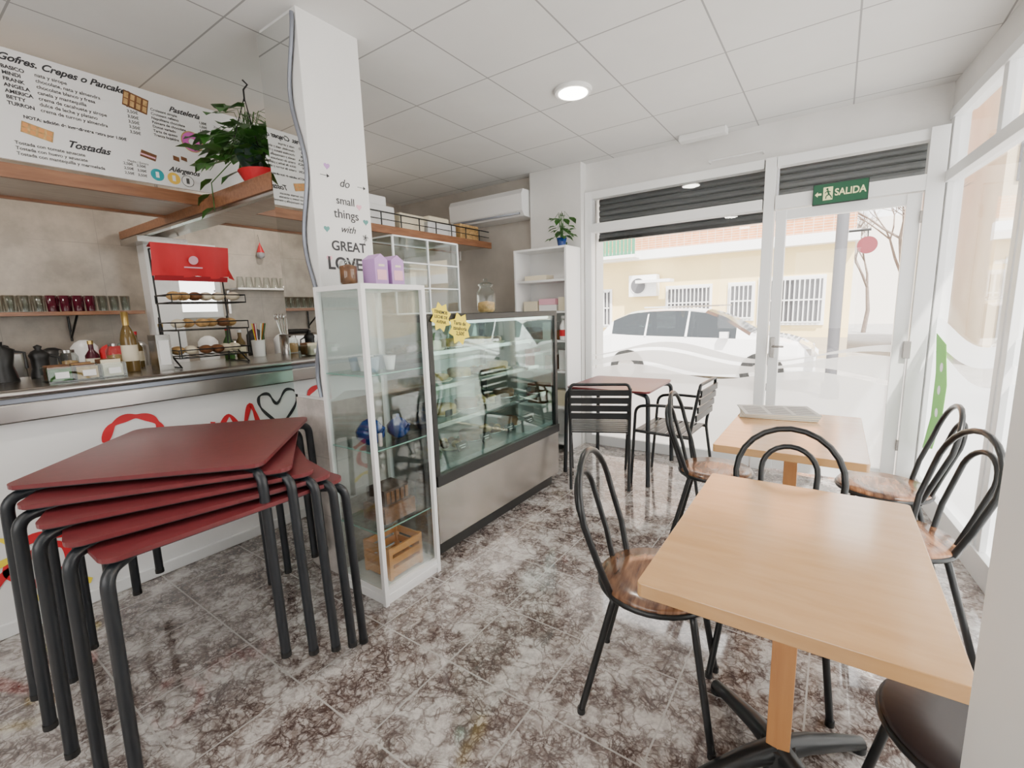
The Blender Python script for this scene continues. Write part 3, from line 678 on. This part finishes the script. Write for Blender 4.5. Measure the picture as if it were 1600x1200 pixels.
b.add([(cx-.07,cy-.2,zc+.515),(cx-.07,cy+.2,zc+.515),(cx-.06,cy+.2,zc+.545),(cx-.06,cy-.2,zc+.545)],[(0,1,2,3)],mat('dark_red_fabric',(.35,.01,.02),.6))
bo=b.done(recalc=False); 
b=B('banner_mark'); b.lathe([(.026,0),(.026,.001)],(0,0,0),PINK,20,'x'); b.box((0,-.05,-.048),(.001,.05,-.040),PINK); o=b.done(); o.matrix_world=Matrix.Translation((cx-.06,cy,zc+.56))@Matrix.Rotation(.30,4,'Y')@Matrix.Translation((.012,0,.085)); o.parent=bo; 
b=B('wine_bottle'); b.lathe([(.036,0),(.038,.01),(.038,.18),(.03,.22),(.014,.26),(.014,.31),(.016,.31),(.016,.33)],(-3.28,.90,zc),WINEG,20); b.lathe([(.0385,.06),(.0385,.15)],(-3.28,.90,zc),CREAM,20); b.lathe([(.0155,.26),(.0175,.335),(0,.337)],(-3.28,.90,zc),GOLD,16); b.done()
b=B('pepper_mill'); b.lathe([(.045,0),(.045,.02),(.036,.05),(.036,.10),(.042,.12),(.03,.14),(.012,.15),(.018,.165),(0,.175)],(-3.45,.56,zc),BLKP,20); b.tube([(-3.45,.60,zc+.03),(-3.45,.64,zc+.05),(-3.45,.635,zc+.10),(-3.45,.59,zc+.12)],.006,BLKP,6); b.done()
b=B('tea_bag_box'); x,y=-3.12,.66
b.box((x-.08,y-.15,zc),(x+.08,y+.15,zc+.006),CLEAR)
for yy in (-.15,-.05,.05,.147): b.box((x-.08,y+yy,zc),(x+.08,y+yy+.003,zc+.075),CLEAR)
for xx in (-.08,.077): b.box((x+xx,y-.15,zc),(x+xx+.003,y+.15,zc+.075),CLEAR)
for i in range(3):
    for j in range(6): b.box((x-.065+j*.022,y-.14+i*.1,zc+.006),(x-.055+j*.022,y-.06+i*.1,zc+.06+random.uniform(0,.03)),random.choice((CREAM,TAN,BROWN,GREEN,BROWN)))
    b.box((x+.081,y-.125+i*.1,zc+.02),(x+.082,y-.075+i*.1,zc+.05),CABW)
b.done()
b=B('napkin_dispenser'); b.box((-3.26,.985,zc),(-3.14,1.055,zc+.2),STEEL); b.box((-3.139,.995,zc+.03),(-3.138,1.045,zc+.17),CABW); b.done(bevel=.008)
b=B('straw_cup'); b.lathe([(.04,0),(.045,.12),(.042,.12)],(-3.45,1.70,zc),CABW,16)
for i in range(14):
    a=random.uniform(0,6.28); m=[YEL,RED,GREEN,CABW][i%4]; b.tube([(-3.45+.01*math.cos(a),1.70+.01*math.sin(a),zc+.02),(-3.45+.06*math.cos(a),1.70+.06*math.sin(a),zc+.24)],.004,m,5)
b.done()
b=B('utensil_canister'); b.lathe([(.05,0),(.05,.15),(.047,.15)],(-3.42,1.90,zc),STEEL,18)
for i in range(8):
    a=i*.8; b.tube([(-3.42+.01*math.cos(a),1.9+.01*math.sin(a),zc+.03),(-3.42+.06*math.cos(a),1.9+.06*math.sin(a),zc+.27)],.004,CHROME,5); b.sph((-3.42+.062*math.cos(a),1.9+.062*math.sin(a),zc+.28),.018,CHROME,(1,.5,1.4),6)
b.done()
b=B('moka_pot'); b.lathe([(.05,0),(.035,.08),(.05,.16),(.01,.18),(.012,.2),(0,.2)],(-3.40,.42,zc),BLKP,8); b.tube([(-3.40,.46,zc+.15),(-3.40,.50,zc+.14),(-3.40,.50,zc+.06)],.007,BLKP,6); b.done()
b=B('drink_bottle')
for (x,y,h,m,c_) in ((-3.48,.78,.16,DRED,GOLD),(-3.5,1.52,.20,GREEN,RED),(-3.5,1.60,.18,WINEG,CABW),(-3.45,2.05,.20,CREAM,RED),(-3.52,1.14,.24,DGRN,GOLD),(-3.52,1.0,.20,WINEG,RED)):
    b.lathe([(.03,0),(.032,.01),(.032,h*.6),(.012,h*.8),(.012,h)],(x,y,zc),m,14); b.cyl((x,y,zc+h),.014,.02,c_,12); b.lathe([(.0325,h*.2),(.0325,h*.5)],(x,y,zc),CREAM,14)
b.done()
b=B('cookie_jar')
for (x,y,r_,h) in ((-3.50,.68,.045,.12),(-3.52,.90,.05,.14)):
    b.lathe([(r_*.9,0),(r_,.01),(r_,h*.8),(r_*.7,h)],(x,y,zc),CLEAR,16); b.lathe([(r_*.8,.004),(r_*.9,.012),(r_*.9,h*.6),(0,h*.65)],(x,y,zc),TAN,14); b.cyl((x,y,zc+h),r_*.72,.015,STEEL,16)
b.done()
# left wall items
b=B('glass_shelf'); b.box((-4.69,-1.4,1.46),(-4.40,1.34,1.485),SHELFW)
for y in (-.2,.95): b.tube(fillet([(-4.68,y,1.30),(-4.44,y,1.455)],.02),.008,BLACK,6); b.tube([(-4.68,y,1.27),(-4.68,y,1.455)],.008,BLACK,6)
b.done()
b=B('drinking_glasses')
for i in range(34):
    y=-1.0+.068*i
    b.lathe([(.024,0),(.030,.11),(.028,.11),(.022,.006)],(-4.47,y,1.487),DRED if .78<y<1.06 else CLEAR,12)
    b.lathe([(.024,0),(.030,.11),(.028,.11),(.022,.006)],(-4.56,y+.03,1.487),DRED if .78<y<1.02 else CLEAR,12)
b.done()
b=B('wall_mirror'); b.box((-4.69,1.62,1.42),(-4.67,2.02,2.06),FRAME); b.box((-4.668,1.67,1.47),(-4.664,1.97,2.01),MIRROR); b.done()
b=B('wire_heart_ornament'); b.tube([(-4.655,p[0],p[1]) for p in heart(0,1.80,1.96,.07)],.005,BLACK,5,closed=True); b.done()
b=B('steel_glass_rack'); b.box((-4.69,2.06,1.66),(-4.42,2.80,1.675),STEEL)
for y in (2.08,2.78): b.box((-4.69,y-.01,1.45),(-4.67,y+.01,1.66),STEEL)
b.done()
b=B('upturned_glasses')
for i in range(9): b.lathe([(.038,0),(.036,.002),(.026,.10),(.0,.10)],(-4.5,2.12+.08*i,1.677),CLEAR,12)
b.done()
b=B('gnome_ornament'); b.lathe([(.0,-.05),(.035,-.03),(.035,.0),(.02,.03)],(-4.66,2.42,2.02),mat('knit_grey',(.4,.4,.42),.9),12); b.lathe([(.035,.0),(.0,.10)],(-4.66,2.42,2.03),RED,12); b.tube([(-4.66,2.42,2.12),(-4.68,2.42,2.2)],.002,BLACK,4); b.done()
b=B('wall_picture'); b.box((-4.69,2.95,1.40),(-4.675,3.25,1.85),FRAME)
for i in range(8): b.sph((-4.672,3.0+.1*(i%3),1.48+.12*(i//3)),.06,[LIME,YEL,BLUE,ORG,RED][i%5],(.05,1,1),8)
b.done()
b=B('wall_blackboard'); b.box((-4.69,3.45,1.5),(-4.67,3.95,1.9),CHALK); b.done()
b=B('back_bar_unit'); b.box((-4.69,-1.4,0),(-4.15,3.9,.90),CABW); b.box((-4.69,-1.4,.90),(-4.12,3.9,.94),STEEL); b.done(bevel=.005)
b=B('coffee_machine'); b.box((-4.6,.0,.945),(-4.2,.62,1.24),STEEL); b.box((-4.22,.05,1.02),(-4.18,.57,1.12),BLKP); b.box((-4.55,.05,1.24),(-4.25,.57,1.28),BLKP); b.done(bevel=.02)
b=B('kitchen_canisters')
for i,(y,h,m) in enumerate(((.78,.30,BLKP),(.95,.34,CABW),(1.1,.30,RED),(1.25,.32,STEEL),(1.75,.32,CABW),(1.95,.28,STEEL),(2.15,.36,BLKP),(2.4,.30,CABW),(2.7,.34,STEEL),(3.0,.3,RED))):
    b.lathe([(.07,0),(.075,.01),(.075,h*.85),(.05,h*.95),(.02,h),(0,h)],(-4.4,y,.942),m,18)
b.done()
# ------------------------------------------------------------ stacked red tables
def red_table(loc,rot,z0=0,zt=.75,half=.36,name='maroon_metal_table',top=MAROON):
    b=B(name); b.prism(rrect(half,half,.045),zt-.014,zt,top)
    b.prism(rrect(half-.004,half-.004,.045),zt-.018,zt-.014,IRON)
    for sx in (-1,1):
        for sy in (-1,1):
            k=half+.003
            b.tube(fillet([(sx*.20,sy*.20,zt-.036),(sx*(k-.01),sy*(k-.01),zt-.038),(sx*(k+.006),sy*(k+.006),z0+.01)],.05,7),.0175,IRON,12)
            b.cyl((sx*(k+.006),sy*(k+.006),z0),.019,.02,BLKP,12)
    return b.done(loc=loc,rot=rot)
for i in range(5):
    f=i/4; a=math.radians(89-42*f); cx_=-1.99-.18*f; cy_=.695+.05*f
    red_table((cx_,cy_,.036*i),a,half=.385)
red_table((-1.50,3.76,0),math.radians(2),half=.35)
# ------------------------------------------------------------ wood tables
def cafe_table(loc,hx,hy,rot=0):
    b=B('wooden_cafe_table'); b.prism(rrect(hx,hy,.012,3),.715,.75,BEECH)
    b.box((-.03,-.03,.05),(.03,.03,.70),BEECHD); b.box((-.13,-.13,.70),(.13,.13,.715),BLACK)
    for a in range(4):
        R=Matrix.Rotation(a*math.pi/2+math.pi/4,4,'Z')
        pts=[(0,0,.07),(.10,0,.065),(.22,0,.04),(.30,0,.02)]
        b.tube([tuple(R@Vector(p)) for p in pts],[.035,.03,.024,.02],BLACK,10)
        b.cyl(tuple(R@Vector((.29,0,0))),.024,.02,BLACK,12)
    b.cyl((0,0,.03),.06,.06,BLACK,20,r2=.045)
    return b.done(loc=loc,rot=rot,bevel=.002)
cafe_table((-.06,1.42,0),.295,.43,math.radians(.5))
cafe_table((-.145,2.70,0),.295,.455)
# newspaper
b=B('newspaper'); NP=mat('newsprint',(.50,.49,.46),.9)
for i in range(6): 
    R=Matrix.Translation((-.25,3.02,.752+.005*i))@Matrix.Rotation(.12+.04*i,4,'Z'); b.box((-.19,-.13,0),(.19,.13,.0045),NP if i%2 else CREAM,R)
for i in range(9): 
    for j in range(3): b.box((-.17+j*.12,-.11+i*.024,.0046),(-.17+j*.12+.10,-.11+i*.024+.008,.0050),TEXTG,R)
b.done()
# ------------------------------------------------------------ bistro chairs (local +y = facing)
def bistro_chair(x,y,facing_deg,seat=WALN):
    b=B('bistro_chair'); r=.012
    b.lathe([(.0,.438),(.17,.438),(.195,.446),(.198,.456),(.19,.465),(.10,.462),(0,.458)],(0,0,0),seat,32)
    ring=[(.193*math.cos(2*math.pi*i/32),.193*math.sin(2*math.pi*i/32),.442) for i in range(32)]; b.tube(ring,.011,BLACK,8,closed=True)
    for sx in (-1,1):
        b.tube(fillet([(sx*.07,.12,.43),(sx*.14,.13,.43),(sx*.19,.20,.01)],.05),r,BLACK,8)
        b.tube(fillet([(sx*.07,-.10,.43),(sx*.13,-.12,.43),(sx*.19,-.22,.01)],.05),r,BLACK,8)
        b.cyl((sx*.19,.20,0),.014,.02,BLKP,10); b.cyl((sx*.19,-.22,0),.014,.02,BLKP,10)
    def hoop(wd,zt,y0):
        P=[]; rr=wd
        P.append((-wd*.72,y0,.43)); P.append((-wd*.93,y0-.035,.56))
        for i in range(13):
            a=math.pi-math.pi*i/12; z=zt-rr+rr*math.sin(a); P.append((rr*math.cos(a),y0-.05-.08*(z-.56)/.35,z))
        P.append((wd*.93,y0-.035,.56)); P.append((wd*.72,y0,.43)); return P
    b.tube(hoop(.190,.89,-.125),r,BLACK,8); b.tube(hoop(.10,.81,-.165),.011,BLACK,8)
    return b.done(loc=(x,y,0),rot=math.radians(facing_deg-90))
bistro_chair(-.46,1.50,10)
bistro_chair(-.52,2.76,5)
bistro_chair(-.12,1.88,-90)
bistro_chair(.25,2.92,182)
bistro_chair(.245,2.32,198)
bistro_chair(.34,1.28,180,mat('dark_vinyl',(.018,.012,.013),.4))
# ------------------------------------------------------------ slatted armchairs
def armchair(x,y,facing_deg):
    b=B('slatted_metal_armchair'); r=.012
    for sx in (-1,1):
        b.tube(fillet([(sx*.22,-.27,.0),(sx*.225,-.20,.45),(sx*.225,-.26,.80)],.05),r,BLACK,8)
        b.tube(fillet([(sx*.225,-.22,.66),(sx*.25,.05,.66),(sx*.25,.20,.64),(sx*.23,.24,.0)],.06),r,BLACK,8)
        b.tube([(sx*.22,-.21,.43),(sx*.235,.21,.44)],r,BLACK,8)
    for i in range(4):
        z=.56+i*.062; yy=-.215-.06*(z-.45)/.35-.008
        b.box((-.22,yy-.006,z),(.22,yy+.006,z+.045),BLACK)
    b.tube(fillet([(-.225,-.26,.78),(-.21,-.262,.83),(.21,-.262,.83),(.225,-.26,.78)],.03),r,BLACK,8)
    for i in range(7):
        yy=-.19+i*.06; b.box((-.225,yy,.437),(.225,yy+.045,.447),BLACK)
    return b.done(loc=(x,y,0),rot=math.radians(facing_deg-90))
a1=armchair(-1.535,3.40,115)
armchair(-1.02,3.64,178)
# green sticker near the corner
b=B('green_window_sticker'); b.M=MR
b.prism([(.09,.35),(.30,.40),(.42,.62),(.44,.85),(.34,1.10),(.12,1.16),(.20,.9),(.2,.6)],.018,.021,LIME,'xz')
for z in (.5,.65,.8,.95): b.lathe([(.03,0),(.03,.001)],(.31,.0165,z),CABW,14,'y')
b.done()
# ------------------------------------------------------------ exterior
GZ=-.35
B('street_ground').box((-40,4.42,GZ-.1),(45,60,GZ),ASPH).done()
B('pavement_slab').box((-12,4.43,GZ),(12,6.6,-.1),PAVE).done()
b=B('yellow_apartment_building')
bx0,bx1,by=-20,.3,17
b.box((bx0,by,GZ),(bx1,by+8,3.3),YWALL); b.box((bx0,by-.5,3.05),(bx1+.1,by+8,3.35),CABW); b.box((bx0,by+.01,3.3),(bx1,by+8,10),BRICK)
b.box((-9,by-.02,GZ),(bx1,by,.3),mat('plinth',(.5,.42,.3),.8))
WD=mat('dark_window',(.10,.10,.11),.3); GR=mat('white_grille',(.75,.75,.75),.5)
for (x0,x1,z0,z1) in ((-2.05,-.4,.75,2.1),(-2.95,-2.3,.9,2.0),(-5.0,-3.6,.9,2.0),(-8.6,-7.2,.7,2.0)):
    b.box((x0-.08,by-.06,z0-.08),(x1+.08,by,z1+.08),CABW); b.box((x0,by-.08,z0),(x1,by-.05,z1),WD)
    x=x0
    while x<x1: b.box((x,by-.16,z0),(x+.035,by-.12,z1),GR); x+=.13
    for z in (z0,(z0+z1)/2,z1-.04): b.box((x0,by-.16,z),(x1,by-.12,z+.04),GR)
for (x0,x1) in ((-4.6,-3.4),(-2,-.8),(-9,-8)): b.box((x0,by-.03,3.9),(x1,by-.01,5.6),WD)
DG=mat('balcony_green',(.05,.22,.12),.6)
b.box((-8.8,by-1.0,3.1),(-5.9,by,3.2),CABW)
x=-8.8
while x<-5.9: b.box((x,by-1.0,3.2),(x+.10,by-.96,4.1),DG); x+=.14
b.box((-5.9,by-.9,2.2),(-4.7,by-.4,2.3),CABW)
b.done()
b=B('outdoor_ac_unit')
b.box((-6.3,by-.45,1.75),(-5.3,by-.07,2.5),CABW); b.cyl((-5.95,by-.46,2.12),.28,.01,WD,24,'y'); b.tube([(-5.95+.28*math.cos(t*.3),by-.47,2.12+.28*math.sin(t*.3)) for t in range(21)],.015,GR,5,closed=True); b.done()
b=B('beige_building'); b.box((3.0,16,GZ),(20,24,9),BEIGE); b.box((2.9,15.7,2.7),(20,16,3.1),CABW)
for x in (3.2,6.2,9.4): b.box((x,15.95,GZ),(x+2.6,16,2.3),mat('garage_grey',(.35,.34,.33),.6)); b.box((x,15.95,4.0),(x+1.4,16,5.6),WD)
b.done()
B('distant_building').box((-3,42,GZ),(6,46,7),mat('far_render',(.75,.72,.68),.9)).done()
b=B('street_pole'); b.cyl((-.02,10.0,GZ),.09,6.5,mat('pole_grey',(.10,.10,.11),.5),14); b.cyl((-.02,10.0,GZ),.14,.3,GREY,14); b.done()
b=B('hanging_round_sign'); b.lathe([(.14,0),(.14,.05)],(.34,9.96,2.30),mat('sign_darkred',(.16,.02,.03),.5),24,'y'); b.tube([(.072,10,2.55),(.38,10,2.55)],.02,BLACK,6); b.tube([(.34,9.99,2.55),(.34,9.99,2.42)],.01,BLACK,6); b.done()
def tree(x,y,h):
    b=B('bare_street_tree')
    def br(p,d,l,r,k):
        q=p+d*l; b.tube([p,p+d*l*.5+Vector((random.uniform(-.05,.05),random.uniform(-.05,.05),0))*l,q],[r,r*.85,r*.65],BARK,5,cap=False)
        if k==0: return
        for i in range(3 if k>1 else 4):
            nd=(d+Vector((random.uniform(-.75,.75),random.uniform(-.75,.75),random.uniform(-.1,.5)))).normalized(); br(q,nd,l*random.uniform(.55,.8),r*.55,k-1)
    br(Vector((x,y,GZ)),Vector((0,0,1)),h,.12,5); b.done(recalc=False)
tree(1.75,19,2.2); tree(2.2,26,2.6); tree(1.2,31,2.4)
# car
def car(name,x,y,flip=1,paint=CARW):
    b=B(name); L=4.55; W=.92
    st=[0,.06,.2,.45,.8,1.0,1.3,1.7,2.1,2.5,2.9,3.15,3.4,3.7,4.0,4.25,4.45,4.55]
    top={0:.85,.06:1.0,.2:1.22,.45:1.48,.8:1.62,1.0:1.65,1.3:1.67,1.7:1.68,2.1:1.67,2.5:1.62,2.9:1.46,3.15:1.30,3.4:1.14,3.7:1.09,4.0:1.04,4.25:.96,4.45:.84,4.55:.6}
    belt={0:.80,.06:.9,.2:1.06,.45:1.12,.8:1.10,1.0:1.09,1.3:1.08,1.7:1.07,2.1:1.06,2.5:1.05,2.9:1.04,3.15:1.03,3.4:1.02,3.7:1.0,4.0:.95,4.25:.88,4.45:.78,4.55:.55}
    rings=[]
    for s_ in st:
        t_=top[s_]; bl=min(belt[s_],t_-.02); e=min(1,min(s_,L-s_)/.35); w=W*(.80+.20*math.sqrt(max(e,0)))
        cab=max(0,(t_-bl-.06))*.42
        zb=.22 if .2<s_<4.3 else .3
        half=[(0,zb),(w*.9,zb),(w*.98,.42),(w,.7),(w*.97,bl),(w*.97-cab,t_-.05),(w*.75-cab,t_),(0,t_+.015)]
        rings.append([(s_,p[0],p[1]) for p in half]+[(s_,-p[0],p[1]) for p in half[-2:0:-1]])
    n=len(rings[0])
    k=lambda p:(x+flip*(p[0]-L/2),y+p[1],GZ+p[2])
    vs=[k(p) for r in rings for p in r]
    for i in range(len(st)-1):
        for j in range(n):
            seg=j if j<7 else n-1-j
            gl=(seg==4 and .3<st[i] and st[i+1]<=3.2) or (seg in(5,6) and (2.45<st[i]<3.2 or (.05<st[i]<.4)))
            q=[i*n+j,i*n+(j+1)%n,(i+1)*n+(j+1)%n,(i+1)*n+j]; b.add([vs[a] for a in q],[(0,1,2,3)],CARG if gl else paint,False)
    b.add([k(p) for p in rings[0]],[tuple(range(n))],paint); b.add([k(p) for p in rings[-1]],[tuple(range(n))],paint)
    for s_ in (.85,3.65):
        for sy in (-1,1):
            yy=y+sy*.93; px=x+flip*(s_-L/2)
            b.cyl((px,yy-.02,GZ+.36),.40,.04,TIRE,28,'y'); b.cyl((px,yy-(.14 if sy>0 else -.04)-.0,GZ+.34),.34,.10,TIRE,28,'y'); b.cyl((px,yy+sy*.03-.01,GZ+.34),.34,.05,TIRE,28,'y'); b.cyl((px,yy+sy*.055-.01,GZ+.34),.22,.02,CHROME,10,'y')
    for s_ in (1.25,2.15):
        px=x+flip*(s_-L/2)
        for sy in (-1,1): 
            b.tube([(px,y+sy*.89,GZ+1.06),(px+flip*.02,y+sy*(.89-.25),GZ+1.62)],.03,paint,6)
    for sy in (-1,1):
        b.box((x+flip*(4.35-L/2)-.12,y+sy*.80-.03,GZ+.72),(x+flip*(4.35-L/2)+.12,y+sy*.80+.03,GZ+.84),CHROME)
        b.box((x+flip*(2.95-L/2)-.08,y+sy*1.0-.07,GZ+1.05),(x+flip*(2.95-L/2)+.08,y+sy*1.0+.07,GZ+1.18),paint)
    b.box((x-1.1,y-.72,GZ+1.70),(x+.5,y-.68,GZ+1.73),CHROME); b.box((x-1.1,y+.68,GZ+1.70),(x+.5,y+.72,GZ+1.73),CHROME)
    return b.done()
car('white_suv',-2.55,11.3)
car('parked_car',4.3,9.8,1)
# ------------------------------------------------------------ world and sun
w=bpy.data.worlds.new('sky'); scene.world=w; w.use_nodes=True; bg=w.node_tree.nodes['Background']
bg.inputs['Color'].default_value=(1,.98,.95,1); bg.inputs['Strength'].default_value=5.8
s=bpy.data.lights.new('sun','SUN'); s.energy=18; s.angle=.02; s.color=(1,.95,.86)
so=bpy.data.objects.new('sun',s); col.objects.link(so); so.rotation_euler=Vector((-.45,.6,-1)).to_track_quat('-Z','Y').to_euler()
